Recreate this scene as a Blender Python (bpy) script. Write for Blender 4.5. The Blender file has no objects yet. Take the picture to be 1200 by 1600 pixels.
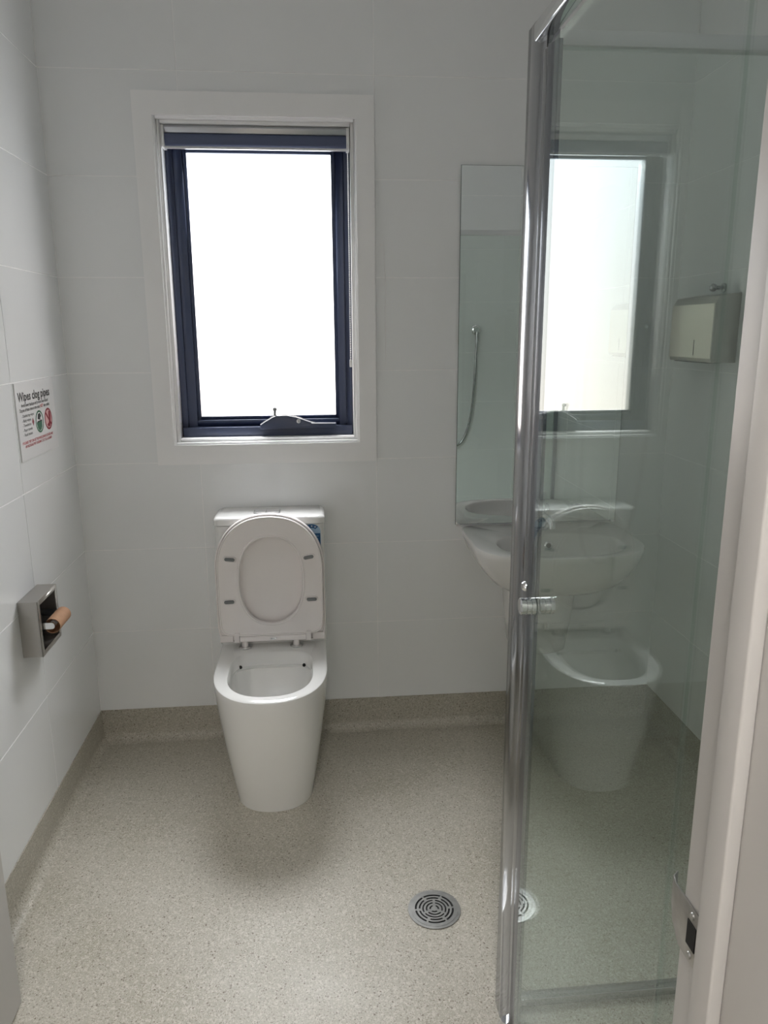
import bpy, math, random
from mathutils import Vector, Matrix
random.seed(4)
S = bpy.context.scene
C = S.collection
PI = math.pi

# ------------------------------------------------------------------ camera
def cam_axes(pitch, yaw, roll):
    F = Vector((math.sin(yaw)*math.cos(pitch), math.cos(yaw)*math.cos(pitch), -math.sin(pitch)))
    R = Vector((math.cos(yaw), -math.sin(yaw), 0)); U = R.cross(F)
    return F, R*math.cos(roll)+U*math.sin(roll), -R*math.sin(roll)+U*math.cos(roll)
F_, R_, U_ = cam_axes(0.23309, 0.091845, -0.005456)
cd = bpy.data.cameras.new('camera'); cam = bpy.data.objects.new('camera', cd); C.objects.link(cam)
cd.sensor_fit = 'VERTICAL'; cd.sensor_height = 24.0; cd.sensor_width = 18.0
cd.lens = 24.0*1186.17/1600.0; cd.clip_start = 0.02
m = Matrix.Identity(4)
for r in range(3):
    m[r][0] = R_[r]; m[r][1] = U_[r]; m[r][2] = -F_[r]
m[0][3], m[1][3], m[2][3] = 0.79307, -2.59067, 1.44720
cam.matrix_world = m
S.camera = cam

# ------------------------------------------------------------------ world, light, exposure
WORLD_STRENGTH = 0.12
PANE_STRENGTH = 1.38
HALL_LAMP = 68.0
SKY_WATTS = 700.0
sl = bpy.data.lights.new('sky_light', 'AREA'); sky = bpy.data.objects.new('sky_light', sl); C.objects.link(sky)   # the open sky outside the window
sl.shape = 'RECTANGLE'; sl.size = 3.0; sl.size_y = 3.2; sl.energy = SKY_WATTS; sl.color = (0.95, 0.97, 1.0)
sky.location = (0.64, 1.7, 4.2); sky.rotation_euler = (math.radians(-53), 0, 0)
w = bpy.data.worlds.new('world'); S.world = w; w.use_nodes = True
w.node_tree.nodes['Background'].inputs[0].default_value = (0.75, 0.80, 0.9, 1)
w.node_tree.nodes['Background'].inputs[1].default_value = WORLD_STRENGTH
S.view_settings.view_transform = 'Standard'; S.view_settings.look = 'None'
S.view_settings.gamma = 1.0; S.view_settings.use_curve_mapping = False
S.view_settings.exposure = 0.96
S.cycles.transparent_max_bounces = 24
S.cycles.max_bounces = 12; S.cycles.diffuse_bounces = 6; S.cycles.glossy_bounces = 8
S.cycles.caustics_reflective = False; S.cycles.caustics_refractive = False

# ------------------------------------------------------------------ materials
def mat(name, col, rough=0.5, metal=0.0, noise=None, bump=None, coat=0.0, spec=0.5):
    """principled; noise=(scale, amount) varies the colour, bump=(scale, distance) fine relief"""
    M = bpy.data.materials.new(name); M.use_nodes = True
    nt = M.node_tree; b = nt.nodes['Principled BSDF']
    b.inputs['Base Color'].default_value = (*col, 1)
    b.inputs['Roughness'].default_value = rough; b.inputs['Metallic'].default_value = metal
    b.inputs['Coat Weight'].default_value = coat; b.inputs['Specular IOR Level'].default_value = spec
    tc = nt.nodes.new('ShaderNodeNewGeometry')
    if noise:
        n = nt.nodes.new('ShaderNodeTexNoise'); n.inputs['Scale'].default_value = noise[0]; n.inputs['Detail'].default_value = 4
        r = nt.nodes.new('ShaderNodeValToRGB')
        a = noise[1]
        r.color_ramp.elements[0].position = 0.3; r.color_ramp.elements[1].position = 0.7
        r.color_ramp.elements[0].color = (*[c*(1-a) for c in col], 1)
        r.color_ramp.elements[1].color = (*[min(1, c*(1+a)) for c in col], 1)
        nt.links.new(tc.outputs['Position'], n.inputs['Vector']); nt.links.new(n.outputs['Fac'], r.inputs['Fac'])
        nt.links.new(r.outputs['Color'], b.inputs['Base Color'])
    if bump:
        n = nt.nodes.new('ShaderNodeTexNoise'); n.inputs['Scale'].default_value = bump[0]; n.inputs['Detail'].default_value = 3
        bp = nt.nodes.new('ShaderNodeBump'); bp.inputs['Distance'].default_value = bump[1]; bp.inputs['Strength'].default_value = 0.6
        nt.links.new(tc.outputs['Position'], n.inputs['Vector']); nt.links.new(n.outputs['Fac'], bp.inputs['Height'])
        nt.links.new(bp.outputs['Normal'], b.inputs['Normal'])
    return M

def brushed(name, col, rough, axis):
    M = mat(name, col, rough, 1.0); nt = M.node_tree; b = nt.nodes['Principled BSDF']
    g = nt.nodes.new('ShaderNodeNewGeometry'); mp = nt.nodes.new('ShaderNodeMapping')
    sc = [600, 600, 600]; sc[axis] = 12; mp.inputs['Scale'].default_value = sc
    n = nt.nodes.new('ShaderNodeTexNoise'); n.inputs['Scale'].default_value = 1.0
    r = nt.nodes.new('ShaderNodeMapRange'); r.inputs[3].default_value = rough-0.08; r.inputs[4].default_value = rough+0.12
    nt.links.new(g.outputs['Position'], mp.inputs['Vector']); nt.links.new(mp.outputs['Vector'], n.inputs['Vector'])
    nt.links.new(n.outputs['Fac'], r.inputs[0]); nt.links.new(r.outputs[0], b.inputs['Roughness'])
    return M

def glass_mat(name, tint):
    M = bpy.data.materials.new(name); M.use_nodes = True; nt = M.node_tree; nt.nodes.clear()
    o = nt.nodes.new('ShaderNodeOutputMaterial'); mix = nt.nodes.new('ShaderNodeMixShader')
    t = nt.nodes.new('ShaderNodeBsdfTransparent'); g = nt.nodes.new('ShaderNodeBsdfGlossy')
    t.inputs['Color'].default_value = (*tint, 1); g.inputs['Roughness'].default_value = 0.0
    g.inputs['Color'].default_value = (0.76, 0.81, 0.79, 1)
    ge = nt.nodes.new('ShaderNodeNewGeometry'); d = nt.nodes.new('ShaderNodeVectorMath'); d.operation = 'DOT_PRODUCT'
    nt.links.new(ge.outputs['Normal'], d.inputs[0]); nt.links.new(ge.outputs['Incoming'], d.inputs[1])
    def mth(op, a, b=None, v=None):
        n = nt.nodes.new('ShaderNodeMath'); n.operation = op
        if isinstance(a, float): n.inputs[0].default_value = a
        else: nt.links.new(a, n.inputs[0])
        if v is not None: n.inputs[1].default_value = v
        elif b is not None: nt.links.new(b, n.inputs[1])
        return n.outputs[0]
    c = mth('ABSOLUTE', d.outputs['Value']); c1 = mth('SUBTRACT', 1.0, c); p = mth('POWER', c1, v=5.0)
    p = mth('MULTIPLY', p, v=0.96); p = mth('ADD', p, v=0.04)          # Schlick reflectance of a glass face
    nt.links.new(p, mix.inputs[0]); nt.links.new(t.outputs[0], mix.inputs[1]); nt.links.new(g.outputs[0], mix.inputs[2])
    nt.links.new(mix.outputs[0], o.inputs[0])
    return M

def emit(name, col, strength):
    M = bpy.data.materials.new(name); M.use_nodes = True; nt = M.node_tree; nt.nodes.clear()
    o = nt.nodes.new('ShaderNodeOutputMaterial'); e = nt.nodes.new('ShaderNodeEmission')
    e.inputs[0].default_value = (*col, 1); e.inputs[1].default_value = strength
    nt.links.new(e.outputs[0], o.inputs[0]); return M

def pane_mat():
    """frosted glass lit from behind by the sky above and the warm ground below"""
    M = emit('frosted_daylit_glass', (1, 1, 1), PANE_STRENGTH); nt = M.node_tree
    e = [n for n in nt.nodes if n.type == 'EMISSION'][0]
    g = nt.nodes.new('ShaderNodeNewGeometry'); s = nt.nodes.new('ShaderNodeSeparateXYZ')
    mr = nt.nodes.new('ShaderNodeMapRange'); mr.inputs[1].default_value = 1.16; mr.inputs[2].default_value = 2.01
    r = nt.nodes.new('ShaderNodeValToRGB')
    r.color_ramp.elements[0].color = (1.0, 0.90, 0.83, 1); r.color_ramp.elements[1].color = (0.90, 0.955, 1.0, 1)
    nt.links.new(g.outputs['Position'], s.inputs[0]); nt.links.new(s.outputs['Z'], mr.inputs[0])
    nt.links.new(mr.outputs[0], r.inputs[0]); nt.links.new(r.outputs[0], e.inputs[0])
    t = nt.nodes.new('ShaderNodeBsdfTransparent'); t.inputs[0].default_value = (0.75, 0.75, 0.75, 1)
    ad = nt.nodes.new('ShaderNodeAddShader'); o = [n for n in nt.nodes if n.type == 'OUTPUT_MATERIAL'][0]
    nt.links.new(e.outputs[0], ad.inputs[0]); nt.links.new(t.outputs[0], ad.inputs[1]); nt.links.new(ad.outputs[0], o.inputs[0])
    return M

def vinyl_mat():
    M = mat('speckled_vinyl', (0.5, 0.47, 0.41), 0.42); nt = M.node_tree; b = nt.nodes['Principled BSDF']
    g = nt.nodes.new('ShaderNodeNewGeometry')
    def N(t, **k):
        n = nt.nodes.new(t)
        for a, v in k.items(): setattr(n, a, v)
        return n
    L = nt.links.new
    def ramp(src, stops):
        r = N('ShaderNodeValToRGB'); els = r.color_ramp.elements
        while len(els) > 1: els.remove(els[-1])
        els[0].position, els[0].color = stops[0][0], stops[0][1]
        for p_, c_ in stops[1:]:
            e = els.new(p_); e.color = c_
        L(src, r.inputs['Fac']); return r.outputs['Color']
    def mix(kind, fac, a, c):
        m_ = N('ShaderNodeMix', data_type='RGBA', blend_type=kind)
        if isinstance(fac, float): m_.inputs[0].default_value = fac
        else: L(fac, m_.inputs[0])
        for i, v in ((6, a), (7, c)):
            if isinstance(v, tuple): m_.inputs[i].default_value = v
            else: L(v, m_.inputs[i])
        return m_.outputs[2]
    # broad tone of the sheet: worn, slightly soiled patches
    n1 = N('ShaderNodeTexNoise'); n1.inputs['Scale'].default_value = 3.2; n1.inputs['Detail'].default_value = 5
    L(g.outputs['Position'], n1.inputs['Vector'])
    base = ramp(n1.outputs['Fac'], [(0.3, (0.385, 0.362, 0.29, 1)), (0.5, (0.43, 0.407, 0.34, 1)), (0.72, (0.455, 0.432, 0.367, 1))])
    # chips: two sizes of cell, a few of them dark, a few light
    for sc, dark, light in ((210, 0.16, 0.86), (430, 0.26, 0.74)):
        v = N('ShaderNodeTexVoronoi'); v.inputs['Scale'].default_value = sc
        L(g.outputs['Position'], v.inputs['Vector'])
        sep = N('ShaderNodeSeparateColor'); L(v.outputs['Color'], sep.inputs[0])
        d = ramp(sep.outputs[0], [(0.0, (1, 1, 1, 1)), (dark, (0, 0, 0, 1))])
        near = ramp(v.outputs['Distance'], [(0.35, (1, 1, 1, 1)), (0.60, (0, 0, 0, 1))])
        f = mix('MULTIPLY', 1.0, d, near)
        base = mix('MIX', f, base, (0.16, 0.125, 0.095, 1))
        l_ = ramp(sep.outputs[1], [(light, (0, 0, 0, 1)), (light+0.04, (0.6, 0.6, 0.6, 1))])
        base = mix('MIX', l_, base, (0.62, 0.585, 0.52, 1))
    L(base, b.inputs['Base Color'])
    n2 = N('ShaderNodeTexNoise'); n2.inputs['Scale'].default_value = 7
    L(g.outputs['Position'], n2.inputs['Vector'])
    mr = N('ShaderNodeMapRange'); mr.inputs[3].default_value = 0.34; mr.inputs[4].default_value = 0.55
    L(n2.outputs['Fac'], mr.inputs[0]); L(mr.outputs[0], b.inputs['Roughness'])
    return M

M = dict(
    tile=mat('white_wall_tile', (0.885, 0.90, 0.905), 0.19, noise=(2.0, 0.012), bump=(9, 0.0004)),
    grout=mat('pale_grout', (0.95, 0.95, 0.95), 0.8, noise=(30, 0.05)),
    paint=mat('white_gloss_paint', (0.93, 0.93, 0.93), 0.35, bump=(60, 0.0001)),
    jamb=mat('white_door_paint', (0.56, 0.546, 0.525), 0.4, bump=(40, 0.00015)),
    ceil=mat('ceiling_paint', (0.93, 0.93, 0.93), 0.9),
    plaster=mat('hall_plaster', (0.74, 0.72, 0.70), 0.9),
    vinyl=vinyl_mat(),
    ceramic=mat('glazed_ceramic', (0.84, 0.84, 0.82), 0.08, coat=0.4),
    seat=mat('seat_plastic', (0.90, 0.86, 0.845), 0.2),
    pad=mat('grey_rubber_pad', (0.22, 0.23, 0.235), 0.6),
    frame=mat('dark_powdercoat', (0.055, 0.070, 0.125), 0.35, bump=(500, 0.00005)),  # bluish haze of the window flare is put into this colour
    blind=mat('slate_blind_fabric', (0.10, 0.12, 0.20), 0.7, bump=(900, 0.0001)),
    silver=mat('silver_rail', (0.62, 0.63, 0.66), 0.3, 0.9),
    plastic=mat('white_plastic', (0.80, 0.80, 0.80), 0.35),
    chrome=mat('chrome', (0.82, 0.83, 0.84), 0.07, 1.0),
    satin=mat('satin_aluminium', (0.40, 0.405, 0.42), 0.14, 1.0),
    strike=mat('worn_nickel', (0.46, 0.45, 0.43), 0.38, 1.0, noise=(120, 0.08)),
    rail=mat('bright_rail', (0.80, 0.81, 0.82), 0.32, 0.85),
    satin2=mat('darker_aluminium', (0.27, 0.28, 0.30), 0.2, 1.0),
    steel=brushed('brushed_steel', (0.50, 0.48, 0.45), 0.34, 2),
    dispenser=brushed('dispenser_steel', (0.72, 0.69, 0.63), 0.34, 1),
    grate=mat('drain_steel', (0.42, 0.42, 0.41), 0.32, 1.0, noise=(60, 0.1)),
    black=mat('black_recess', (0.006, 0.006, 0.006), 0.7),
    rubber=mat('black_seal', (0.012, 0.012, 0.014), 0.5),
    card=mat('brown_cardboard', (0.42, 0.235, 0.135), 0.8, noise=(90, 0.06)),
    glass=glass_mat('shower_glass', (0.94, 0.968, 0.953)),
    seal=glass_mat('clear_seal', (0.985, 0.99, 0.988)),
    mirror=mat('mirror_silver', (0.96, 0.985, 0.97), 0.0, 1.0),
    medge=mat('mirror_edge', (0.06, 0.09, 0.08), 0.2),
    sign=mat('sign_white', (0.84, 0.84, 0.845), 0.35),
    ink=mat('ink_black', (0.012, 0.012, 0.014), 0.5),
    grey=mat('ink_grey', (0.16, 0.16, 0.17), 0.5),
    red=mat('ink_red', (0.55, 0.02, 0.04), 0.5),
    dred=mat('ink_dark_red', (0.28, 0.012, 0.03), 0.5),
    pink=mat('ink_pink', (0.80, 0.48, 0.48), 0.5),
    green=mat('ink_green', (0.03, 0.16, 0.085), 0.5),
    blue=mat('label_blue', (0.012, 0.10, 0.26), 0.4),
    lblue=mat('label_pale_blue', (0.40, 0.58, 0.75), 0.4),
    pane=pane_mat(),
    lamp=emit('hall_lamp', (1.0, 0.965, 0.93), HALL_LAMP),
    white_mark=mat('white_tile_mark', (0.90, 0.90, 0.90), 0.25),
    water=mat('bowl_water', (0.55, 0.56, 0.55), 0.02),
)

# ------------------------------------------------------------------ mesh helpers (world coordinates; build() shifts to the parent)
OFF = {}
class MB:
    def __init__(s): s.v = []; s.f = []
    def add(s, vs, fs):
        k = len(s.v); s.v += [Vector(p) for p in vs]; s.f += [tuple(i+k for i in f) for f in fs]; return s
    def box(s, x0, x1, y0, y1, z0, z1):
        return s.add([(x0,y0,z0),(x1,y0,z0),(x1,y1,z0),(x0,y1,z0),(x0,y0,z1),(x1,y0,z1),(x1,y1,z1),(x0,y1,z1)],
                     [(3,2,1,0),(4,5,6,7),(0,1,5,4),(1,2,6,5),(2,3,7,6),(3,0,4,7)])
    def rbox(s, x0, x1, y0, y1, z0, z1, r, axis=2, n=4):
        """box whose four edges along `axis` are rounded"""
        lim = [(x0,x1),(y0,y1),(z0,z1)]; a, b = [i for i in range(3) if i != axis]
        (a0,a1),(b0,b1) = lim[a], lim[b]; pts = []
        for cx, cy, st in ((a1-r,b1-r,0),(a0+r,b1-r,PI/2),(a0+r,b0+r,PI),(a1-r,b0+r,1.5*PI)):
            for k in range(n+1):
                t = st+k*PI/2/n; pts.append((cx+r*math.cos(t), cy+r*math.sin(t)))
        return s.prism(pts, axis, *lim[axis])
    def prism(s, pts, axis, c0, c1):
        a, b = [i for i in range(3) if i != axis]; n = len(pts); vs = []
        for c in (c0, c1):
            for p in pts:
                q = [0,0,0]; q[a] = p[0]; q[b] = p[1]; q[axis] = c; vs.append(q)
        fs = [tuple(range(n-1,-1,-1)), tuple(range(n,2*n))]+[(i,(i+1)%n,n+(i+1)%n,n+i) for i in range(n)]
        return s.add(vs, fs)
    def loft(s, loops, cap0=True, cap1=True, closed=True):
        n = len(loops[0]); vs = [p for l in loops for p in l]; fs = []
        for j in range(len(loops)-1):
            for i in range(n if closed else n-1):
                fs.append((j*n+i, j*n+(i+1)%n, (j+1)*n+(i+1)%n, (j+1)*n+i))
        if cap0: fs.append(tuple(range(n-1,-1,-1)))
        if cap1: fs.append(tuple((len(loops)-1)*n+i for i in range(n)))
        return s.add(vs, fs)
    def tube(s, path, r, n=12, cap=True, closed=False):
        P = [Vector(p) for p in path]; rr = r if isinstance(r, (list, tuple)) else [r]*len(P); loops = []
        prev = None; k = len(P)
        for i, p in enumerate(P):
            a = P[(i-1) % k] if closed else P[max(0,i-1)]; b = P[(i+1) % k] if closed else P[min(k-1,i+1)]
            t = (b-a).normalized()
            if prev is None:
                u = t.cross(Vector((0,0,1)))
                if u.length < 1e-3: u = t.cross(Vector((0,1,0)))
            else: u = prev-t*prev.dot(t)
            u.normalize(); prev = u; v = t.cross(u)
            loops.append([p+(u*math.cos(q)+v*math.sin(q))*rr[i] for q in [2*PI*j/n for j in range(n)]])
        if closed: loops.append(loops[0])
        return s.loft(loops, cap and not closed, cap and not closed)
    def cyl(s, a, b, r, n=24): return s.tube([a,b], r, n)
    def stack(s, a, d, prof, n=28):
        """solid of revolution from point a along unit d; prof = [(t, r)...]"""
        a = Vector(a); d = Vector(d).normalized(); u = d.cross(Vector((0,0,1)))
        if u.length < 1e-3: u = Vector((1,0,0))
        u.normalize(); v = d.cross(u)
        return s.loft([[a+d*t+(u*math.cos(q)+v*math.sin(q))*r for q in [2*PI*j/n for j in range(n)]] for t, r in prof])
    def ball(s, c, r, n=8):
        return s.stack(Vector(c)-Vector((0,0,r)), (0,0,1), [(r-r*math.cos(PI*k/n), max(1e-5, r*math.sin(PI*k/n))) for k in range(n+1)], 2*n)
    def build(s, name, m, parent=None, smooth=False, bevel=0.0, loc=None, segs=2, tri=False, sub=0):
        off = OFF.get(parent.name, Vector((0,0,0))) if parent else Vector(loc if loc else (0,0,0))
        me = bpy.data.meshes.new(name); me.from_pydata([p-off for p in s.v], [], s.f); me.materials.append(m)
        import bmesh
        bm = bmesh.new(); bm.from_mesh(me); bmesh.ops.remove_doubles(bm, verts=bm.verts, dist=1e-6)
        bmesh.ops.recalc_face_normals(bm, faces=bm.faces)
        if bevel:
            es = [e for e in bm.edges if len(e.link_faces) == 2 and e.calc_face_angle(0) > 0.6]
            bmesh.ops.bevel(bm, geom=es, offset=bevel, segments=segs, affect='EDGES', profile=0.5, clamp_overlap=True)
        for f in bm.faces: f.smooth = bool(smooth or bevel)
        if smooth or bevel:
            for e in bm.edges:
                if len(e.link_faces) == 2 and e.calc_face_angle(0) > (0.75 if smooth else 0.9): e.smooth = False
        bm.to_mesh(me); bm.free()
        o = bpy.data.objects.new(name, me); C.objects.link(o)
        if parent: o.parent = parent
        else: o.location = off
        OFF[o.name] = off
        return o

def tag(o, label, cat, group=None):
    o['label'] = label; o['category'] = cat
    if group: o['group'] = group
    return o
def thing(name, label, cat, loc):
    o = bpy.data.objects.new(name, None); C.objects.link(o); o.location = loc; OFF[o.name] = Vector(loc)
    o.empty_display_size = 0.05
    return tag(o, label, cat)
def struct(o): o['kind'] = 'structure'; return o
def sel(cx, yc, w, f, b, nf=2.2, nb=2.2, z=0.0, N=64):
    """closed plan outline, superelliptic: front towards -Y, back towards +Y"""
    out = []
    for k in range(N):
        t = 2*PI*k/N; c, s_ = math.cos(t), math.sin(t); n = nf if s_ < 0 else nb
        x = w*math.copysign(abs(c)**(2/n), c); y = (f if s_ < 0 else b)*math.copysign(abs(s_)**(2/n), s_)
        out.append(Vector((cx+x, yc+y, z)))
    return out

# ------------------------------------------------------------------ room shell
W, D, H = 2.045, -2.10, 2.74
ZC = 0.12                                     # top of the coved vinyl, bottom of the tiles
HX0, HX1, HZ0, HZ1 = 0.328, 0.949, 1.081, 2.093    # window opening
DX0, DX1, DZ1 = 0.10, 1.08, 2.06                 # door opening
T = 0.0009                                    # depth of the grout joints

wb = MB().box(-.12, HX0, T, .14, 0, H).box(HX1, W+.12, T, .14, 0, H).box(HX0, HX1, T, .14, 0, HZ0).box(HX0, HX1, T, .14, HZ1, H)
wall_back = struct(wb.build('wall_back', M['grout']))
wall_left = struct(MB().box(-.12, -T, D-.14, T, 0, H).build('wall_left', M['grout']))
wall_right = struct(MB().box(W+T, W+.12, D-.14, T, 0, H).build('wall_right', M['grout']))
wf = MB().box(-T, DX0-.03, D-.12, D-T, 0, H).box(DX1+.03, W+T, D-.12, D-T, 0, H).box(DX0-.03, DX1+.03, D-.12, D-T, DZ1+.03, H)
wall_front = struct(wf.build('wall_front', M['grout']))
struct(MB().box(-.12, W+.12, D-.14, .14, H, H+.1).build('ceiling', M['ceil']))
struct(MB().box(-.12, W+.12, D-.14, .14, -.08, 0).build('floor', M['vinyl']))

tile_cache = {}
def tile_mesh(w_, h_, cells=None):
    key = (round(w_, 4), round(h_, 4), str(cells))
    if key in tile_cache: return tile_cache[key]
    g = 0.0015; c = 0.0004; b = MB()
    if cells is None:
        x0, x1, z0, z1 = g, w_-g, g, h_-g
        b.add([(x0,T,z0),(x1,T,z0),(x1,T,z1),(x0,T,z1),(x0,c,z0),(x1,c,z0),(x1,c,z1),(x0,c,z1),
               (x0+c,0,z0+c),(x1-c,0,z0+c),(x1-c,0,z1-c),(x0+c,0,z1-c)],
              [(0,1,2,3)]+[(i,(i+1)%4,4+(i+1)%4,4+i) for i in range(4)]+[(4+i,4+(i+1)%4,8+(i+1)%4,8+i) for i in range(4)]+[(8,9,10,11)])
    else:
        for x0, x1, z0, z1 in cells:
            b.box(x0+(g if x0 == 0 else 0), x1-(g if x1 == w_ else 0), 0, T, z0+(g if z0 == 0 else 0), z1-(g if z1 == h_ else 0))
    me = bpy.data.meshes.new('tile'); me.from_pydata(b.v, [], b.f); me.materials.append(M['tile'])
    import bmesh
    bm = bmesh.new(); bm.from_mesh(me); bmesh.ops.recalc_face_normals(bm, faces=bm.faces); bm.to_mesh(me); bm.free()
    tile_cache[key] = me; return me

def tile_wall(parent, joints, origin, rot, hole=None):
    """joints: positions along the wall's local x; hole=(u0,u1,z0,z1)"""
    zs = [ZC+0.3*k for k in range(9)]+[H]
    for i in range(len(joints)-1):
        u0, u1 = joints[i], joints[i+1]
        for j in range(len(zs)-1):
            z0, z1 = zs[j], zs[j+1]; cells = None
            if hole and u0 < hole[1] and u1 > hole[0] and z0 < hole[3] and z1 > hole[2]:
                xs = sorted({u0, u1, *[h for h in hole[:2] if u0 < h < u1]}); ys = sorted({z0, z1, *[h for h in hole[2:] if z0 < h < z1]})
                cells = []
                for a in range(len(xs)-1):
                    for b in range(len(ys)-1):
                        mx, mz = (xs[a]+xs[a+1])/2, (ys[b]+ys[b+1])/2
                        if not (hole[0] < mx < hole[1] and hole[2] < mz < hole[3]):
                            cells.append((xs[a]-u0, xs[a+1]-u0, ys[b]-z0, ys[b+1]-z0))
                if not cells: continue
            me = tile_mesh(u1-u0, z1-z0, cells)
            o = bpy.data.objects.new('tile', me); C.objects.link(o); o.parent = parent
            R = Matrix.Rotation(rot, 4, 'Z'); p = Vector(origin)+R@Vector((u0, 0, 0))
            o.matrix_local = Matrix.Translation((p.x, p.y, z0)) @ R
tile_wall(wall_back, [0, 0.407, 1.007, 1.607, W], (0,0,0), 0, (HX0, HX1, HZ0, HZ1))
tile_wall(wall_left, [0, 0.418, 1.018, 1.618, 2.1], (0, D, 0), PI/2)
tile_wall(wall_right, [0, 0.482, 1.082, 1.682, 2.1], (W, 0, 0), -PI/2)
tile_wall(wall_front, [0, 0.438, 1.038, 1.638, W], (W, D, 0), PI, (W-DX1-.03, W-DX0+.03, 0, DZ1+.03))

# coved vinyl running up each wall
def cove(name, axis_pts):
    """axis_pts: two corner points along the wall base and the inward direction"""
    (ax, ay), (bx, by), (nx, ny) = axis_pts; r = 0.034; prof = [(0.0, ZC), (0.003, ZC), (0.003, r)]
    for k in range(1, 7):
        t = k*PI/12; prof.append((0.003+r*(1-math.cos(t)), r*(1-math.sin(t))+0.0006))
    prof.append((0.0, 0.0006))
    L = [[Vector((x+nx*d, y+ny*d, z)) for d, z in prof] for x, y in ((ax, ay), (bx, by))]
    return struct(MB().loft(L).build(name, M['vinyl'], smooth=True))
cove('baseboard_back', ((0, 0), (W, 0), (0, -1)))
cove('baseboard_left', ((0, D), (0, 0), (1, 0)))
cove('baseboard_right', ((W, D), (W, 0), (-1, 0)))
cove('baseboard_front', ((DX1+.08, D), (W, D), (0, 1)))

# hallway outside the door, behind the camera
hw = MB()
hw.box(-1.3, 3.1, -3.75, -3.65, 0, H).box(-1.4, -1.3, -3.65, D-.14, 0, H).box(3.1, 3.2, -3.65, D-.14, 0, H)
hw.box(-1.3, -.12, D-.14, D-.04, 0, H).box(W+.12, 3.1, D-.14, D-.04, 0, H)
struct(hw.build('wall_hallway', M['plaster']))
struct(MB().box(-1.3, 3.1, -3.65, D-.14, -.08, -.002).build('floor_hallway', M['vinyl']))
struct(MB().box(-1.3, 3.1, -3.65, D-.14, H, H+.08).build('ceiling_hallway', M['ceil']))
lm = thing('ceiling_light', 'round white ceiling light in the hallway behind the viewer', 'light', (0.75, -2.95, H-.05))
MB().stack((0.75,-2.95,H-.001), (0,0,-1), [(0,.17),(.03,.17),(.04,.155)]).build('rim', M['plastic'], lm, smooth=True)
MB().stack((0.75,-2.95,H-.041), (0,0,-1), [(0,.155),(.006,.15),(.012,.12)]).build('diffuser', M['lamp'], lm, smooth=True)


# ------------------------------------------------------------------ window
li = MB()
x0, x1, z0, z1 = HX0, HX1, HZ0, HZ1
def ring(mb, x0, x1, z0, z1, t, y0, y1):
    mb.box(x0, x0+t, y0, y1, z0, z1); mb.box(x1-t, x1, y0, y1, z0, z1)
    mb.box(x0+t, x1-t, y0, y1, z0, z0+t); mb.box(x0+t, x1-t, y0, y1, z1-t, z1)
ring(li, x0, x1, z0, z1, .008, -.008, .13); ring(li, x0+.008, x1-.008, z0+.008, z1-.008, .010, .006, .13)
win = struct(li.build('window_1', M['paint'], bevel=.0006))
cx0, cx1, cz0, cz1 = .270, 1.005, 1.015, 2.160
for poly in ([(cx0,cz0),(x0,z0),(x0,z1),(cx0,cz1)], [(cx1,cz0),(cx1,cz1),(x1,z1),(x1,z0)],
             [(cx0,cz0),(cx1,cz0),(x1,z0),(x0,z0)], [(cx0,cz1),(x0,z1),(x1,z1),(cx1,cz1)]):
    MB().prism(poly, 1, -.016, 0.0).build('casing', M['paint'], win)
fx0, fx1, fz0, fz1 = x0+.018, x1-.018, z0+.018, z1-.018
fr = MB()
ring(fr, fx0, fx1, fz0, fz1, .020, .066, .128); ring(fr, fx0+.004, fx1-.004, fz0+.004, fz1-.004, .026, .082, .128)
fr.box(fx0+.004, fx1-.004, .050, .084, fz0, fz0+.032)
fr.build('window_frame', M['frame'], win, bevel=.0008)
px0, px1, pz0, pz1 = .409, .872, 1.166, 2.008
sa = MB()
def ring2(mb, ox0, ox1, oz0, oz1, ix0, ix1, iz0, iz1, y0, y1):
    mb.box(ox0, ix0, y0, y1, oz0, oz1); mb.box(ix1, ox1, y0, y1, oz0, oz1)
    mb.box(ix0, ix1, y0, y1, oz0, iz0); mb.box(ix0, ix1, y0, y1, iz1, oz1)
ring2(sa, fx0+.020, fx1-.020, fz0+.034, fz1-.020, px0-.012, px1+.012, pz0-.012, pz1+.010, .072, .120)
ring2(sa, px0-.012, px1+.012, pz0-.012, pz1+.010, px0, px1, pz0, pz1, .082, .120)
sash = sa.build('sash', M['frame'], win, bevel=.0012)
MB().box(px0-.004, px1+.004, .094, .100, pz0-.004, pz1+.004).build('pane', M['pane'], win)
# chain winder on the bottom rail
wd = MB().prism([(.611,1.124),(.611,1.141),(.626,1.150),(.655,1.166),(.668,1.170),(.700,1.171),(.732,1.165),(.780,1.148),(.800,1.143),(.871,1.142),(.871,1.128)], 1, .030, .062)
wn = wd.build('window_winder', M['frame'], win, bevel=.002)
MB().tube([(.612,.029,1.141),(.627,.029,1.151),(.655,.029,1.167),(.664,.029,1.170)], .0022, 6).tube(
    [(.674,.029,1.171),(.702,.029,1.172),(.734,.029,1.166),(.782,.029,1.149),(.797,.029,1.145)], .0022, 6).tube(
    [(.785,.029,1.144),(.868,.029,1.143)], .002, 6).build('edge_highlight', M['chrome'], wn, smooth=True)  # bright tubes added to draw the highlight along the winder's top outline
MB().stack((.742,.0305,1.151), (0,-1,0), [(0,.0075),(.002,.0075),(.003,.006)]).build('lock_barrel', M['silver'], wn, smooth=True)
MB().box(.7412,.7428,.0268,.0274,1.147,1.155).build('keyhole', M['black'], wn)
MB().tube([(.664,.046,1.160),(.662,.030,1.176),(.663,.024,1.190)], [.006,.0045,.005], 10).ball((.663,.023,1.193), .0075, 6).build('crank_handle', M['pad'], wn, smooth=True)

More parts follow.
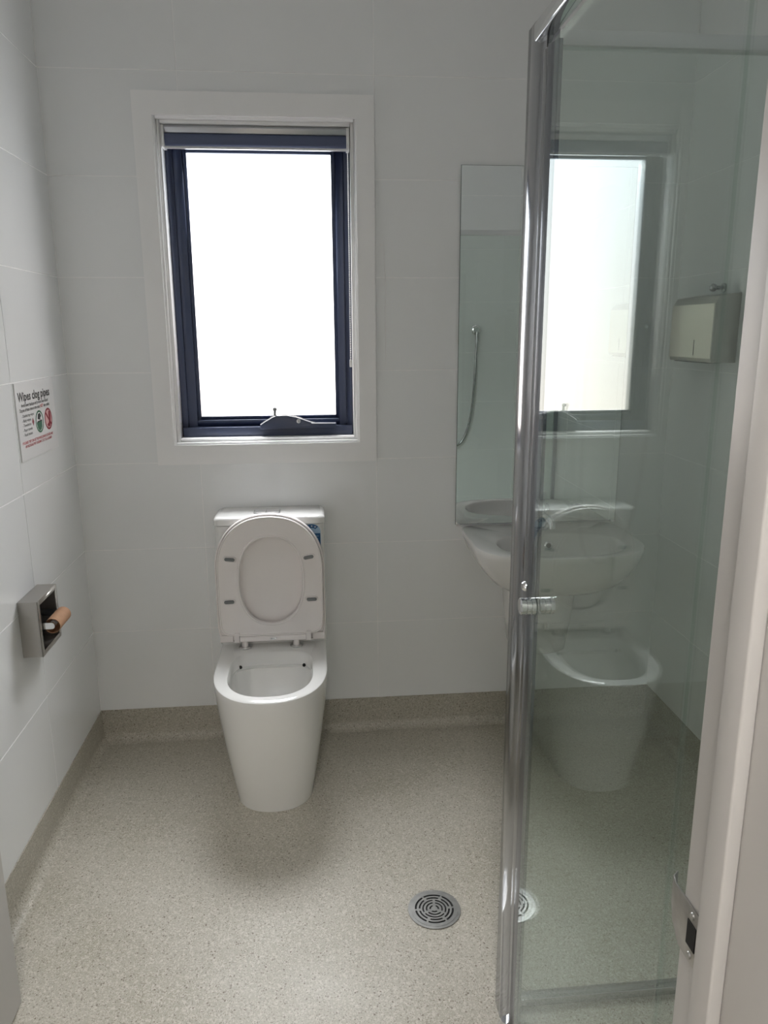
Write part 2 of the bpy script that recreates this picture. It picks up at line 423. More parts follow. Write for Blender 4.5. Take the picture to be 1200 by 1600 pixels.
# ------------------------------------------------------------------ roller blind
bl = thing('roller_blind', 'slate blue roller blind fully rolled up at the top of the window', 'blind', (.638,.035,2.045))
MB().prism([(.018,2.074),(.014,2.066),(.020,2.052),(.030,2.050),(.034,2.058),(.060,2.060),(.060,2.074)], 0, fx0+.005, fx1-.006).build('headrail', M['silver'], bl, bevel=.0012)
MB().stack((fx0+.010,.040,2.033), (1,0,0), [(0,.024),(.5665,.024)], 40).build('fabric_roll', M['blind'], bl, smooth=True)
MB().rbox(fx0+.010, fx0+.5765, .012, .022, 2.004, 2.0125, .003, 0).build('bottom_rail', M['silver'], bl, smooth=True)
for a, b in ((fx0+.001, fx0+.009), (fx1-.011, fx1-.002)):
    MB().rbox(a, b, .012, .064, 2.008, 2.074, .006, 0).build('bracket', M['plastic'], bl, smooth=True)
ch = MB()
for xx, yy in ((fx1-.0075,.010), (fx1-.0075,.022)):
    z = 2.03
    while z > 1.352:
        ch.ball((xx, yy, z), .0021, 4); z -= .0058
cc = ch.build('bead_chain', M['plastic'], bl, smooth=True); cc['kind'] = 'stuff'
MB().rbox(fx1-.011, fx1-.004, .008, .024, 1.332, 1.356, .003, 0).build('chain_tensioner', M['plastic'], bl, smooth=True)

# ------------------------------------------------------------------ door leaf and frame
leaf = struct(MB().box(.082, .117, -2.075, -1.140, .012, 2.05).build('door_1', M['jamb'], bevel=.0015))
dh = MB().stack((.117,-1.20,1.02), (1,0,0), [(0,.026),(.008,.026),(.010,.022)]).build('door_handle', M['satin'], leaf, smooth=True)
MB().tube([(.125,-1.20,1.02),(.160,-1.20,1.02),(.166,-1.215,1.02),(.166,-1.32,1.02)], .009, 12).build('lever', M['satin'], dh, smooth=True)
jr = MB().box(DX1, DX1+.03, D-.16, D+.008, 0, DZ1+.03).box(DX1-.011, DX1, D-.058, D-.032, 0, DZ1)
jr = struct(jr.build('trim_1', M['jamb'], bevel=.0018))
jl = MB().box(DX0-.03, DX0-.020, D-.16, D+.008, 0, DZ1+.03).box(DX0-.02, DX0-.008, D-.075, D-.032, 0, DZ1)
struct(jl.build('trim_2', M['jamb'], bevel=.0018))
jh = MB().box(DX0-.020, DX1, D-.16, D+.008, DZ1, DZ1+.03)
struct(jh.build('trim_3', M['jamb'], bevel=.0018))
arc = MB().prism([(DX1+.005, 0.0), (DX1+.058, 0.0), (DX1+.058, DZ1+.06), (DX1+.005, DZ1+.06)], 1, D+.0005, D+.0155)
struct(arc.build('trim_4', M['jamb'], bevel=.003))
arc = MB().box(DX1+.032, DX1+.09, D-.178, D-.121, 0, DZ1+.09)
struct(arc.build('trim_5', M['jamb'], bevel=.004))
# strike plate on the latch jamb, its lip curving out past the edge
sp = MB()
pr = [(D-.024, 0), (D+.008, 0), (D+.020, .0002), (D+.029, .0025), (D+.034, .008)]
lo = []
for k, (yy, dx) in enumerate(pr):
    zt = 1.0065; zb = .958 if k < 2 else (.958+.012*(k-1))
    lo.append([Vector((DX1-.0016+dx, yy, zb)), Vector((DX1-.0016+dx, yy, zt)), Vector((DX1-.0001+dx, yy, zt)), Vector((DX1-.0001+dx, yy, zb))])
spo = sp.loft(lo).build('strike_plate', M['strike'], jr, bevel=.0003)
MB().box(DX1-.0022, DX1-.0016, D-.017, D-.004, .972, .994).build('latch_hole', M['black'], spo)
for zz in (.9645, 1.0005):
    MB().stack((DX1-.0016,D-.010,zz), (-1,0,0), [(0,.0032),(.0012,.0026)], 14).build('screw', M['grate'], spo, smooth=True)

# ------------------------------------------------------------------ toilet
tl = thing('toilet', 'white back-to-wall toilet with lid and seat raised, under the window', 'toilet', (.64,-.25,0))
def pan_loop(z, w_, front, back=.352, inset=0.0):
    return [Vector((p.x, p.y, z)) for p in sel(.640, -.360, w_-inset, front-inset, back-inset, 2.25, 14, 0, 72)]
outer = [pan_loop(.0005,.1215,.132), pan_loop(.02,.124,.136), pan_loop(.10,.137,.157), pan_loop(.20,.1525,.182),
         pan_loop(.30,.1655,.208), pan_loop(.36,.172,.222), pan_loop(.395,.1755,.229), pan_loop(.410,.1760,.2305), pan_loop(.417,.1745,.229), pan_loop(.420,.170,.2245)]
def hole(z, w_, f, b, cy=-.40, nf=2.3, nb=4.6): return [Vector((p.x, p.y, z)) for p in sel(.640, cy, w_, f, b, nf, nb, 0, 72)]
inner = [hole(.4195,.131,.151,.175), hole(.416,.1285,.148,.170), hole(.400,.126,.145,.160), hole(.385,.1255,.144,.146), hole(.380,.130,.147,.152),
         hole(.365,.133,.149,.165), hole(.30,.118,.135,.14), hole(.24,.095,.11,.11), hole(.20,.065,.075,.085), hole(.175,.050,.055,.06)]
MB().loft(outer+inner, True, True).build('pan', M['ceramic'], tl, smooth=True)
MB().loft([hole(.186,.058,.065,.07), hole(.187,.058,.065,.07)]).build('water', M['water'], tl, smooth=True)
for hx, hy in ((.535,-.268), (.741,-.272)):
    MB().stack((hx,hy+.004,.384), (0,-1,.6), [(0,.0055),(.008,.0055),(.009,.004)], 14).build('jet_cap', M['black'], tl, smooth=True)
# cistern
MB().rbox(.461,.819,-.156,-.0015,.418,.832,.022,2,6).build('cistern', M['ceramic'], tl, smooth=True)
ld = MB(); L_ = []
for z, e in ((.8335,.000),(.835,.0025),(.850,.0025),(.856,.0005),(.8595,-.004),(.861,-.010)):
    r = .022; pts = []
    for cx, cy, st in ((.8195+e-r,-.0015-r,0),(.4605-e+r,-.0015-r,PI/2),(.4605-e+r,-.157-e+r,PI),(.8195+e-r,-.157-e+r,1.5*PI)):
        for k in range(7):
            t = st+k*PI/12; pts.append(Vector((cx+r*math.cos(t), min(-.0015, cy+r*math.sin(t)), z)))
    L_.append(pts)
cl = ld.loft(L_).build('cistern_lid', M['ceramic'], tl, smooth=True)
bp_ = MB().rbox(.586,.674,-.107,-.062,.8608,.8632,.004,2).build('flush_plate', M['satin'], tl, smooth=True)
MB().rbox(.589,.6265,-.104,-.065,.8632,.8652,.002,2).build('flush_button', M['chrome'], bp_, smooth=True)
MB().rbox(.6285,.671,-.104,-.065,.8632,.8652,.002,2).build('flush_button', M['chrome'], bp_, smooth=True)
# water rating label on the cistern front
yb = -.1565
lbp = [(.748,.752),(.8065,.752),(.8065,.812)]+[(.777+.0295*math.cos(t), .812+.026*math.sin(t)) for t in [PI*k/12 for k in range(1,12)]]+[(.748,.812)]
lab = MB().prism(lbp, 1, yb-.0006, yb).build('rating_label', M['lblue'], tl); lab.location.z = -.005
MB().prism([(.749,.753),(.8055,.753),(.8055,.806),(.749,.806)], 1, yb-.0010, yb-.0006).build('blue_panel', M['blue'], lab)
a_ = [(.777+.0285*math.cos(t), .812+.025*math.sin(t)) for t in [PI*(.22+.72*k/12) for k in range(13)]]
a_ += [(.777+.0155*math.cos(t), .812+.0125*math.sin(t)) for t in [PI*(.94-.72*k/12) for k in range(13)]]
MB().prism(a_, 1, yb-.0010, yb-.0006).build('blue_arc', M['blue'], lab)
st = MB()
for k in range(4):
    t = PI*(.32+.17*k); sx, sz = .777+.022*math.cos(t), .812+.0188*math.sin(t); q = []
    for j in range(10):
        rr = .0036 if j % 2 == 0 else .0016; q.append((sx+rr*math.sin(j*PI/5), sz+rr*math.cos(j*PI/5)))
    st.prism(q, 1, yb-.0013, yb-.0010)
st.build('stars', M['sign'], lab)
ln = MB()
for k, (a, b) in enumerate(((.754,.800),(.757,.798),(.754,.790),(.760,.800))):
    ln.box(a, b, yb-.0013, yb-.0010, .7955-.0095*k, .7975-.0095*k)
ln.build('print_lines', M['lblue'], lab)

# raised lid and seat, hinged at the back of the pan, leaning on the cistern
TILT = 0.012
def flat(pts, y): return [Vector((p[0], y-TILT*(p[1]-.45)*0, p[1])) for p in pts]
def seat_outline(cx, zc, w_, up, dn, nu=2.15, nd=9, N=88):
    return [(p.x, 2*zc-p.y) for p in sel(cx, zc, w_, up, dn, nu, nd, 0, N)]   # 'front' becomes up
lidp = lambda e: seat_outline(.6375, .700, .1785-e, .187-e, .252-e, 2.2, 12)
yl = -.162
lid = MB().loft([flat(lidp(.012), yl), flat(lidp(.002), yl-.002), flat(lidp(0), yl-.008), flat(lidp(0), yl-.0245), flat(lidp(.001), yl-.026), flat(lidp(.0045), yl-.026),
                 flat(lidp(.005), yl-.020), flat(lidp(.02), yl-.014), flat(lidp(.05), yl-.011), flat(lidp(.09), yl-.010)])
lid = lid.build('lid', M['seat'], tl, smooth=True)
# the seat: underside faces the room
ys = yl-.0185
so = lambda e: seat_outline(.6375, .702, .1715-e, .1785-e, .228-e, 2.2, 11)
ho = lambda e: [(p.x, 2*.664-p.y) for p in sel(.640, .664, .1035+e, .148+e, .148+e, 2.35, 2.3, 0, 88)]
ring_l = [flat(so(.004), ys), flat(so(0), ys-.003), flat(so(0), ys-.018), flat(so(.001), ys-.0195), flat(so(.004), ys-.0195), flat(so(.0055), ys-.0165),
          flat(so(.018), ys-.0160), flat(ho(.010), ys-.0160), flat(ho(.007), ys-.0165), flat(ho(.005), ys-.0195), flat(ho(.001), ys-.0195), flat(ho(0), ys-.018), flat(ho(-.001), ys-.006), flat(ho(.004), ys)]
sm = MB().loft(ring_l+[ring_l[0]], False, False)
seat = sm.build('seat', M['seat'], tl, smooth=True)
for (cx, cz, an) in ((.5105,.742,-.12),(.5025,.597,.03),(.765,.742,.16),(.7715,.597,.0)):
    def cap(r, dw):
        q = []
        for k in range(20):
            t = 2*PI*k/20; x = r*math.cos(t)+(dw if math.cos(t) > 0 else -dw); z = r*math.sin(t)
            q.append((cx+x*math.cos(an)-z*math.sin(an), cz+x*math.sin(an)+z*math.cos(an)))
        return q
    MB().prism(cap(.0088,.0125), 1, ys-.0205, ys-.0160).build('pad_seat', M['seat'], seat, bevel=.001)
    MB().prism(cap(.0060,.0105), 1, ys-.0250, ys-.0205).build('rubber_bumper', M['pad'], seat, bevel=.0015)
MB().rbox(.531,.749,ys-.022,ys-.002,.4535,.4735,.006,0,5).build('hinge_bar', M['seat'], tl, smooth=True)
for a, b in ((.5135,.5295),(.7505,.7655)):
    MB().rbox(a, b, ys-.0235, ys-.001, .4515,.4860,.005,0,4).build('hinge_arm', M['seat'], tl, smooth=True)
for a, b in ((.465,.507),(.772,.811)):
    MB().rbox(a, b, ys-.010, ys-.001, .4505,.4740,.003,0,4).build('hinge_cover', M['seat'], tl, smooth=True)
em = MB().prism([(.6405+.0105*math.cos(t), .4645+.0043*math.sin(t)) for t in [2*PI*k/24 for k in range(24)]], 1, ys-.0238, ys-.0218).build('oval_badge', M['chrome'], tl, bevel=.0008)
sq = MB()
for k in range(4): sq.box(.6345+.0032*k, .6361+.0032*k, ys-.0241, ys-.0238, .4632, .4664)
sq.build('badge_mark', M['grey'], em)
for fx in (.545,.716):
    MB().stack((fx,-.186,.4195), (0,0,1), [(0,.0215),(.004,.0215),(.006,.019),(.007,.012)], 28).build('hinge_foot', M['chrome'], tl, smooth=True)
    MB().stack((fx,-.186,.426), (0,0,1), [(0,.011),(.022,.010)], 20).build('hinge_pin', M['seat'], tl, smooth=True)

for o in tl.children:
    if o.name.split('.')[0] in ('lid', 'seat', 'hinge_bar', 'hinge_arm', 'hinge_cover', 'oval_badge'): o.location.z = -.009
# ------------------------------------------------------------------ toilet roll holder with an empty roll
rh = thing('toilet_roll_holder', 'square brushed steel toilet roll holder fixed on the left wall', 'roll holder', (0,-.539,.677))
by0, by1, bz0, bz1, bx = -.615, -.463, .600, .756, .052
hb = MB().box(.0005,bx,by0,by0+.002,bz0,bz1).box(.0005,bx,by1-.002,by1,bz0,bz1).box(.0005,bx,by0+.002,by1-.002,bz0,bz0+.002).box(.0005,bx,by0+.002,by1-.002,bz1-.002,bz1)
hb.build('housing', M['steel'], rh)
fl = MB(); t = .013
fl.box(bx-.002,bx+.001,by0,by0+t,bz0,bz1).box(bx-.002,bx+.001,by1-t,by1,bz0,bz1).box(bx-.002,bx+.001,by0+t,by1-t,bz0,bz0+t).box(bx-.002,bx+.001,by0+t,by1-t,bz1-t,bz1)
fl.build('front_flange', M['steel'], rh, bevel=.0005)
MB().box(.0006,.004,by0+.002,by1-.002,bz0+.002,bz1-.002).build('recess', M['black'], rh)
for a, b in ((-.597,-.590),(-.488,-.481)):
    MB().rbox(.010,.084,a,b,.672,.690,.008,1,6).build('arm', M['chrome'], rh, smooth=True)
MB().cyl((.074,-.590,.681),(.074,-.488,.681),.008,16).build('spindle', M['plastic'], rh, smooth=True)
er = MB(); R1, R2 = .021, .0198; lo = []
for yy, rr in ((-.586,R2),(-.586,R1),(-.492,R1),(-.492,R2),(-.586,R2)):
    lo.append([Vector((.074+rr*math.cos(q), yy, .6765+rr*math.sin(q))) for q in [2*PI*k/32 for k in range(32)]])
er.loft(lo, False, False)
tag(er.build('empty_toilet_roll', M['card'], smooth=True, loc=(.074,-.539,.677)), 'empty brown cardboard tube left on the toilet roll holder', 'cardboard tube')

# ------------------------------------------------------------------ notice on the left wall
sg = thing('wall_notice', 'white notice about wipes clogging pipes, fixed to the left wall tiles', 'sign', (0,-.32,1.21))
MB().box(.0003,.0032,-.469,-.165,1.106,1.318).build('board', M['sign'], sg)
def text(s, y0, z0, h, m_, width=None, name='lettering', bold=.011):
    cu = bpy.data.curves.new('t', 'FONT'); cu.body = s; cu.offset = bold; cu.size = 1.0; cu.resolution_u = 2
    o = bpy.data.objects.new('t', cu); C.objects.link(o); bpy.context.view_layer.update()
    me = bpy.data.meshes.new_from_object(o.evaluated_get(bpy.context.evaluated_depsgraph_get()))
    bpy.data.objects.remove(o)
    xs = [v.co.x for v in me.vertices]; a, b = min(xs), max(xs)
    sx = h if width is None else width/(b-a)
    off = OFF[sg.name]
    for v in me.vertices:
        x, y = v.co.x, v.co.y; v.co = Vector((.0036, y0+(x-a)*sx, z0+y*h))-off
    me.materials.clear(); me.materials.append(m_); me.name = name
    q = bpy.data.objects.new(name, me); C.objects.link(q); q.parent = sg; return q
text('Wipes clog pipes', -.455, 1.268, .034, M['ink'], .253, 'title_lettering', .024)
text('Avoid sewer backups and protect your toilets!', -.436, 1.2515, .0135, M['ink'], .216)
text('Dispose of these items in the trash,', -.450, 1.2385, .0135, M['ink'], .157)
text('NOT', -.2895, 1.2385, .0135, M['red'], .023)
text('the toilet.', -.262, 1.2385, .0135, M['ink'], .052)
for k, s in enumerate(('- Disinfecting wipes', '- Baby wipes', '- Towelettes', '- Paper towels', '- Facial tissues')):
    text(s, -.440, 1.2235-.0128*k, .0115, M['grey'], (.092, .066, .064, .070, .068)[k])
text('IF FLUSHED, THEY CAN GET THE WHOLE DRAIN CLOGGED AND', -.455, 1.1510, .0105, M['red'], .248)
text('ANY BLOCKAGE THEY CAUSE MAY COST YOU A PLUMBER', -.437, 1.1405, .0105, M['red'], .217)
def disc(cy, cz, r0, r1, x, m_, name, n=32):
    b = MB(); vs = []
    if r0 <= 0: b.prism([(cy+r1*math.cos(2*PI*k/n), cz+r1*math.sin(2*PI*k/n)) for k in range(n)], 0, x, x+.0003)
    else:
        lo = []
        for rr, xx in ((r0,x),(r1,x),(r1,x+.0003),(r0,x+.0003),(r0,x)):
            lo.append([Vector((xx, cy+rr*math.cos(2*PI*k/n), cz+rr*math.sin(2*PI*k/n))) for k in range(n)])
        b.loft(lo, False, False)
    return b.build(name, m_, sg)
disc(-.307,1.200,.027,.032,.0033,M['green'],'green_ring')
MB().prism([(-.321,1.208),(-.315,1.222),(-.300,1.224),(-.292,1.215),(-.301,1.210),(-.301,1.204),(-.309,1.206)],0,.0033,.0037).build('hand_symbol', M['ink'], sg)
MB().prism([(-.331,1.199),(-.287,1.202),(-.291,1.184),(-.300,1.176),(-.314,1.174),(-.325,1.183)],0,.0033,.0037).build('bin_symbol', M['green'], sg)
MB().prism([(-.326,1.202),(-.289,1.204),(-.289,1.2005),(-.326,1.1985)],0,.0037,.0040).build('bin_symbol', M['ink'], sg)
disc(-.232,1.200,0,.0265,.0032,M['pink'],'red_ring')
disc(-.232,1.200,.0265,.032,.0033,M['dred'],'red_ring')
MB().prism([(-.226,1.223),(-.214,1.221),(-.211,1.206),(-.217,1.190),(-.222,1.178),(-.238,1.176),(-.246,1.184),(-.232,1.189),(-.227,1.201),(-.230,1.212)],0,.0033,.0037).build('toilet_symbol', M['dred'], sg)
MB().prism([(-.254,1.216),(-.250,1.221),(-.208,1.183),(-.212,1.178)],0,.0037,.0041).build('bar_symbol', M['dred'], sg)
MB().prism([(-.366,1.205),(-.359,1.216),(-.352,1.205),(-.359,1.194)],0,.0033,.0037).build('warning_symbol', M['dred'], sg)

# ------------------------------------------------------------------ floor drain
dr = thing('floor_drain', 'round stainless steel floor drain grate set in the speckled floor', 'drain', (1.069,-.945,0))
MB().stack((1.069,-.945,.0004), (0,0,1), [(0,.060),(.0004,.060)], 48).build('drain_pit', M['black'], dr)
gr = MB(); cxd, cyd = 1.069, -.945
rings = [(.0085,.0125,3,0.3),(.0180,.0220,3,1.3),(.0270,.0310,3,.3),(.0355,.0400,6,.0),(.0450,.0500,6,.0)]
bounds = [0.0]
for a, b, _, _ in rings: bounds += [a, b]
bounds += [.0600, .0675]
NS = 120
def seg(r0, r1, k0, k1, z0, z1):
    for k in range(k0, k1):
        a, b = 2*PI*k/NS, 2*PI*(k+1)/NS; vs = []
        for z in (z0, z1):
            for r, t in ((r0,a),(r1,a),(r1,b),(r0,b)): vs.append((cxd+r*math.cos(t), cyd+r*math.sin(t), z))
        gr.add(vs, [(3,2,1,0),(4,5,6,7),(0,1,5,4),(1,2,6,5),(2,3,7,6),(3,0,4,7)])
for j in range(len(bounds)-1):
    r0, r1 = bounds[j], bounds[j+1]; slot = (j % 2 == 1) and j < 11
    for k in range(NS):
        if slot:
            _, _, n_, ph = rings[j//2]; a = (k+.5)/NS*n_+ph; fr_ = a-math.floor(a)
            half = .5*.0045*n_/(2*PI*((r0+r1)/2)); 
            if half*1.6 < fr_ < 1-half*1.6: continue
        seg(max(r0, .0001), r1, k, k+1, .0009, .0032 if r1 < .062 else .0026)
gr.build('grate', M['grate'], dr)

# ------------------------------------------------------------------ basin
bs = thing('wash_basin', 'white wall hung ceramic hand basin under the tall mirror', 'basin', (1.58,-.2,.77))
zt = .772
def bl_(z, w_, f, b=.2185, nf=2.7, nb=12): return [Vector((p.x, p.y, z)) for p in sel(1.580, -.220, w_, f, b, nf, nb, 0, 72)]
def bi_(z, w_, f, b, cy=-.265, n=2.3): return [Vector((p.x, p.y, z)) for p in sel(1.585, cy, w_, f, b, n, n, 0, 72)]
MB().loft([bl_(.602,.10,.02), bl_(.604,.135,.075), bl_(.615,.170,.115), bl_(.640,.208,.155), bl_(.675,.240,.187), bl_(.715,.264,.208), bl_(.750,.277,.219), bl_(.765,.280,.222),
           bl_(.771,.278,.220), bl_(zt,.273,.215,.2185),
           bi_(zt,.212,.150,.135), bi_(.769,.206,.145,.130), bi_(.755,.200,.139,.124), bi_(.72,.180,.122,.112), bi_(.685,.13,.085,.08), bi_(.672,.06,.04,.04), bi_(.668,.02,.02,.02)]).build('bowl', M['ceramic'], bs, smooth=True)
MB().stack((1.585,-.265,.669), (0,0,1), [(0,.022),(.003,.022),(.004,.016)], 24).build('plug_hole', M['chrome'], bs, smooth=True)
ov = MB().stack((1.583,-.147,.731), (0,-1,.28), [(0,.015),(.004,.015),(.006,.012)], 24).build('overflow_ring', M['chrome'], bs, smooth=True)
MB().stack((1.583,-.1531,.7327), (0,-1,.28), [(0,.0085),(.0006,.0085)], 20).build('overflow_hole', M['black'], ov)
pd = [[Vector((p.x, p.y, z)) for p in sel(1.575, -.10, w_, f, .098, 2.4, 10, 0, 40)] for z, w_, f in ((.335,.085,.055),(.345,.095,.07),(.45,.108,.095),(.55,.118,.11),(.612,.128,.12))]
MB().loft(pd).build('trap_cover', M['ceramic'], bs, smooth=True)
tp = thing('basin_tap', 'chrome mixer tap standing on the back of the hand basin', 'tap', (1.583,-.068,zt))
MB().stack((1.583,-.068,zt), (0,0,1), [(0,.026),(.004,.026),(.006,.022),(.062,.021),(.066,.023),(.070,.023)], 28).build('body', M['chrome'], tp, smooth=True)
MB().tube([(1.583,-.075,.815),(1.583,-.12,.822),(1.583,-.165,.818),(1.583,-.180,.808),(1.583,-.183,.798)], [.013,.013,.012,.012,.012], 16).build('spout', M['chrome'], tp, smooth=True)
hd = MB().stack((1.583,-.068,.843), (0,0,1), [(0,.022),(.016,.022),(.022,.016),(.024,.006)], 28).build('handle_cap', M['chrome'], tp, smooth=True)
MB().tube([(1.583,-.068,.862),(1.582,-.078,.880),(1.580,-.092,.905)], [.006,.0045,.004], 12).build('lever', M['chrome'], hd, smooth=True)

# ------------------------------------------------------------------ mirror
mr = thing('wall_mirror', 'tall frameless wall mirror above the hand basin', 'mirror', (1.579,0,1.37))
MB().box(1.286,1.872,-.0050,-.0005,.778,1.966).build('backing', M['medge'], mr)
MB().box(1.287,1.871,-.0054,-.0050,.779,1.965).build('mirror_glass', M['mirror'], mr)
for xx, zz in ((1.296,.776),(1.862,.776)):
    MB().rbox(xx-.007,xx+.007,-.0085,-.0005,zz-.0025,zz+.008,.002,1).build('mirror_clip', M['chrome'], mr, smooth=True)

# ------------------------------------------------------------------ paper towel dispenser and hook on the right wall
pt = thing('paper_towel_dispenser', 'brushed steel paper towel dispenser on the right wall, behind the glass', 'dispenser', (W,-.27,1.44))
dx, dy0, dy1, dz0, dz1 = 1.966, -.402, -.137, 1.352, 1.524
hs = MB().prism([(W-.0005,dz0),(dx+.004,dz0),(dx+.001,dz0+.006),(dx+.001,dz1),(dx+.012,dz1+.020),(W-.0005,dz1+.030)], 1, dy0, dy1)
hs.build('housing', M['steel'], pt, bevel=.0015)
MB().rbox(dx-.002,dx+.001,dy0+.001,dy1-.001,dz0+.012,dz1-.001,.001,0).build('front_door', M['dispenser'], pt)
MB().box(dx-.0026,dx-.0019,-.300,-.297,1.372,1.418).build('level_slot', M['black'], pt)
MB().box(dx+.004,W-.03,dy0+.03,dy1-.03,dz0-.002,dz0+.0002).build('towel_slot', M['black'], pt)
hk = thing('robe_hook', 'small round metal hook on the right wall beside the towel dispenser', 'hook', (W,-.300,1.572))
MB().stack((W-.0005,-.300,1.572), (-1,0,0), [(0,.014),(.004,.014),(.006,.006),(.028,.006)], 20).build('stem', M['satin'], hk, smooth=True)
MB().ball((W-.036,-.300,1.572), .012, 8).build('knob', M['satin'], hk, smooth=True)

# ------------------------------------------------------------------ shower screen
GX, GY = 1.170, -1.240
sc = thing('shower_screen', 'clear glass corner shower screen in a chrome frame, right of the room', 'shower screen', (GX,GY,0))
MB().box(GX+.020, W-.012, GY-.003, GY+.003, .016, 1.902).build('fixed_glass', M['glass'], sc)
MB().box(GX+.020, W-.0005, GY-.012, GY+.012, 1.898, 1.921).build('panel_top_rail', M['rail'], sc, bevel=.001)
MB().box(GX+.020, W-.0005, GY-.012, GY+.012, .0005, .020).build('panel_bottom_rail', M['satin'], sc, bevel=.001)
MB().box(W-.018, W-.0005, GY-.010, GY+.010, .020, 1.898).build('wall_channel', M['satin'], sc, bevel=.001)
def vprism(pts, z0, z1): return MB().prism(pts, 2, z0, z1)
vprism([(1.160,-1.232),(1.160,-1.2715),(1.1690,-1.3055),(1.190,-1.3055),(1.190,-1.232)], .0005, 1.924).build('corner_post', M['satin'], sc, bevel=.0006)
vprism([(1.1685,-1.3057),(1.1685,-1.3095),(1.176,-1.3095),(1.176,-1.3057)], .03, 1.872).build('magnetic_seal', M['rubber'], sc)
MB().box(GX-.014, GX+.012, D+.0005, GY-.036, 1.893, 1.919).build('header_rail', M['chrome'], sc, bevel=.003)
dpost = vprism([(1.1640,-1.3097),(1.1705,-1.3290),(1.180,-1.3290),(1.180,-1.3097)], .026, 1.872).build('door_stile', M['satin'], sc, bevel=.0005)
vprism([(1.1712,-1.3290),(1.1712,-1.3312),(1.179,-1.3312),(1.179,-1.3290)], .03, 1.868).build('stile_groove', M['rubber'], dpost)
vprism([(1.1640,-1.3312),(1.1725,-1.3580),(1.179,-1.3580),(1.179,-1.3312)], .026, 1.872).build('glazing_channel', M['satin2'], dpost, bevel=.0004)
dg = MB().box(GX-.003, GX+.003, -1.900, -1.3545, .024, 1.872).build('door_glass', M['glass'], sc)
MB().box(GX-.003, GX+.003, D+.012, -1.904, .024, 1.872).build('infill_glass', M['glass'], sc)
MB().box(GX-.0042, GX+.0042, -1.9035, -1.9005, .024, 1.872).build('hinge_seal', M['seal'], sc)
MB().box(GX-.004, GX+.004, -1.900, -1.3545, .006, .023).build('drip_seal', M['seal'], sc)
MB().box(GX-.010, GX+.010, D+.0005, D+.018, .002, 1.893).build('wall_jamb', M['satin'], sc, bevel=.001)
MB().stack((GX-.004,GY-.060,.0005), (0,0,1), [(0,.017),(.010,.017),(.016,.012),(.024,.010)], 24).build('pivot_foot', M['chrome'], sc, smooth=True)
# turned knob either side of the door glass
ky, kz = -1.376, .983
for sgn in (-1, 1):
    prof = [(0,.0110),(.001,.0150),(.007,.0150),(.0078,.0130),(.0092,.0130),(.010,.0150),(.016,.0150),(.0168,.0130),(.0182,.0130),(.019,.0150),(.0255,.0150),(.027,.0130)]
    MB().stack((GX+sgn*.0032,ky,kz), (sgn,0,0), prof, 32).build('door_knob', M['chrome'], dg, smooth=True)
# chrome stud added to stand for the knob's reflection in the post
MB().stack((GX-.0015,-1.320,kz+.017), (-1,0,0), [(0,.009),(.006,.009),(.010,.006)], 20).build('knob_reflection', M['chrome'], dpost, smooth=True)

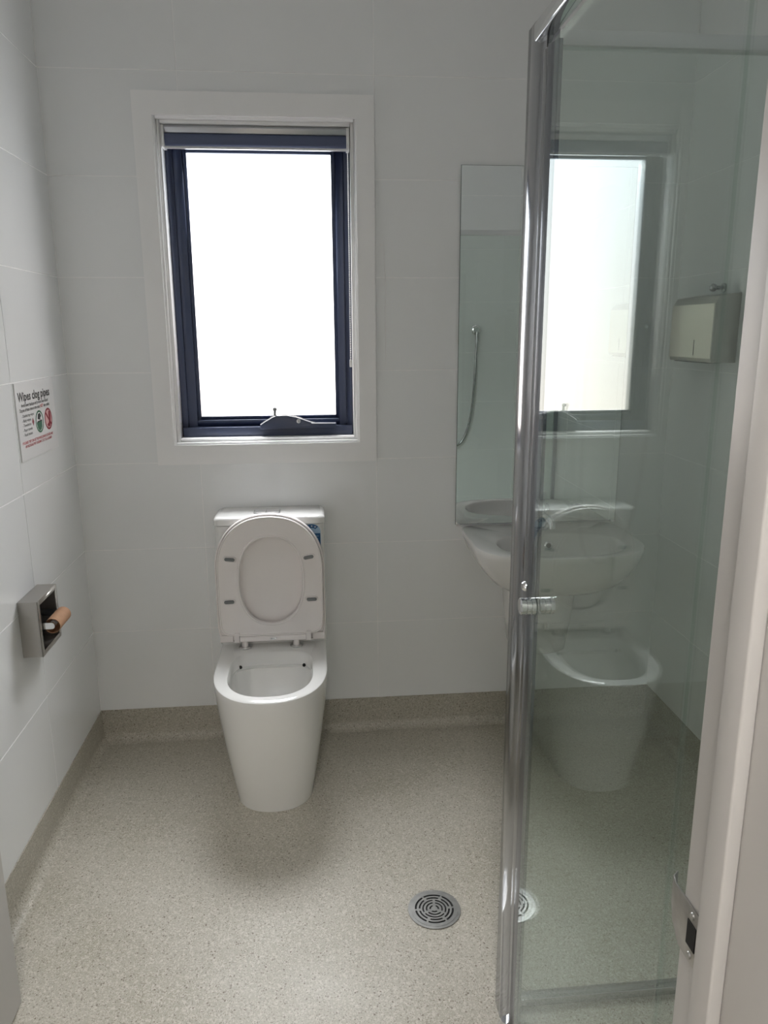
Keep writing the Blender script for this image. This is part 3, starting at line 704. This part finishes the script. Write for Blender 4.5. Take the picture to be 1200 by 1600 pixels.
# ------------------------------------------------------------------ shower hose inside, seen in the mirror
hs_ = thing('shower_hose', 'chrome shower hose hanging from a wall elbow inside the shower, seen in the mirror', 'shower hose', (1.792,D,1.457))
MB().stack((1.792,D+.0005,1.457), (0,1,0), [(0,.030),(.006,.030),(.010,.024),(.012,.016),(.040,.016),(.046,.013)], 28).build('elbow_flange', M['chrome'], hs_, smooth=True)
MB().cyl((1.792,D+.032,1.450),(1.792,D+.032,1.395),.010,16).build('elbow_outlet', M['satin'], hs_, smooth=True)
hp = [(1.792,1.40),(1.789,1.30),(1.784,1.18),(1.778,1.07),(1.768,.97),(1.752,.88),(1.728,.81),(1.700,.768),(1.665,.75),(1.63,.762),(1.605,.80),(1.592,.88),(1.588,1.0),(1.586,1.2),(1.586,1.45),(1.586,1.62)]
def smoothp(P, n=5):
    out = []
    for i in range(len(P)-1):
        p0, p1, p2, p3 = P[max(0,i-1)], P[i], P[i+1], P[min(len(P)-1,i+2)]
        for k in range(n):
            t = k/n
            out.append(tuple(.5*((2*p1[j])+(-p0[j]+p2[j])*t+(2*p0[j]-5*p1[j]+4*p2[j]-p3[j])*t*t+(-p0[j]+3*p1[j]-3*p2[j]+p3[j])*t**3) for j in range(2)))
    return out+[P[-1]]
MB().tube([(x, D+.032, z) for x, z in smoothp(hp)], .0072, 12).build('hose', M['satin'], hs_, smooth=True)
ra = thing('shower_rail', 'chrome shower slide rail on the wall inside the shower', 'shower rail', (1.56,D,1.3))
MB().cyl((1.555,D+.045,1.00),(1.555,D+.045,1.72),.0105,20).build('rail', M['chrome'], ra, smooth=True)
for zz in (1.01,1.71):
    MB().stack((1.555,D+.0005,zz), (0,1,0), [(0,.018),(.006,.018),(.010,.012),(.056,.012)], 20).build('rail_bracket', M['chrome'], ra, smooth=True)
hh = thing('hand_shower', 'chrome hand shower resting in its holder on the slide rail', 'shower head', (1.57,D,1.66))
MB().tube([(1.586,D+.034,1.625),(1.586,D+.060,1.69),(1.586,D+.090,1.755),(1.586,D+.110,1.785)], [.011,.012,.013,.018], 16).build('handle', M['chrome'], hh, smooth=True)
MB().stack((1.586,D+.105,1.800), (0,.75,-.66), [(0,.020),(.012,.042),(.026,.045),(.028,.042)], 28).build('spray_head', M['chrome'], hh, smooth=True)

# ------------------------------------------------------------------ thin white streak and spot on the tiles right of the window
sm = MB().tube([(1.036,-.0006,1.735),(1.037,-.0006,1.66),(1.042,-.0006,1.585),(1.040,-.0006,1.56),(1.0385,-.0006,1.50),(1.041,-.0006,1.40),(1.040,-.0006,1.335)], [.0006,.0015,.0018,.0011,.0018,.0016,.0008], 6)
tag(sm.build('white_streak', M['white_mark'], smooth=True, loc=(1.04,0,1.53)), 'thin white streak on the back wall right of the window', 'streak')
tag(MB().stack((1.028,-.0001,1.722), (0,-1,0), [(0,.0045),(.0006,.0042),(.0010,.002)], 14).build('white_spot', M['white_mark'], smooth=True, loc=(1.028,0,1.722)), 'small round white spot on the tiles beside the window', 'spot')
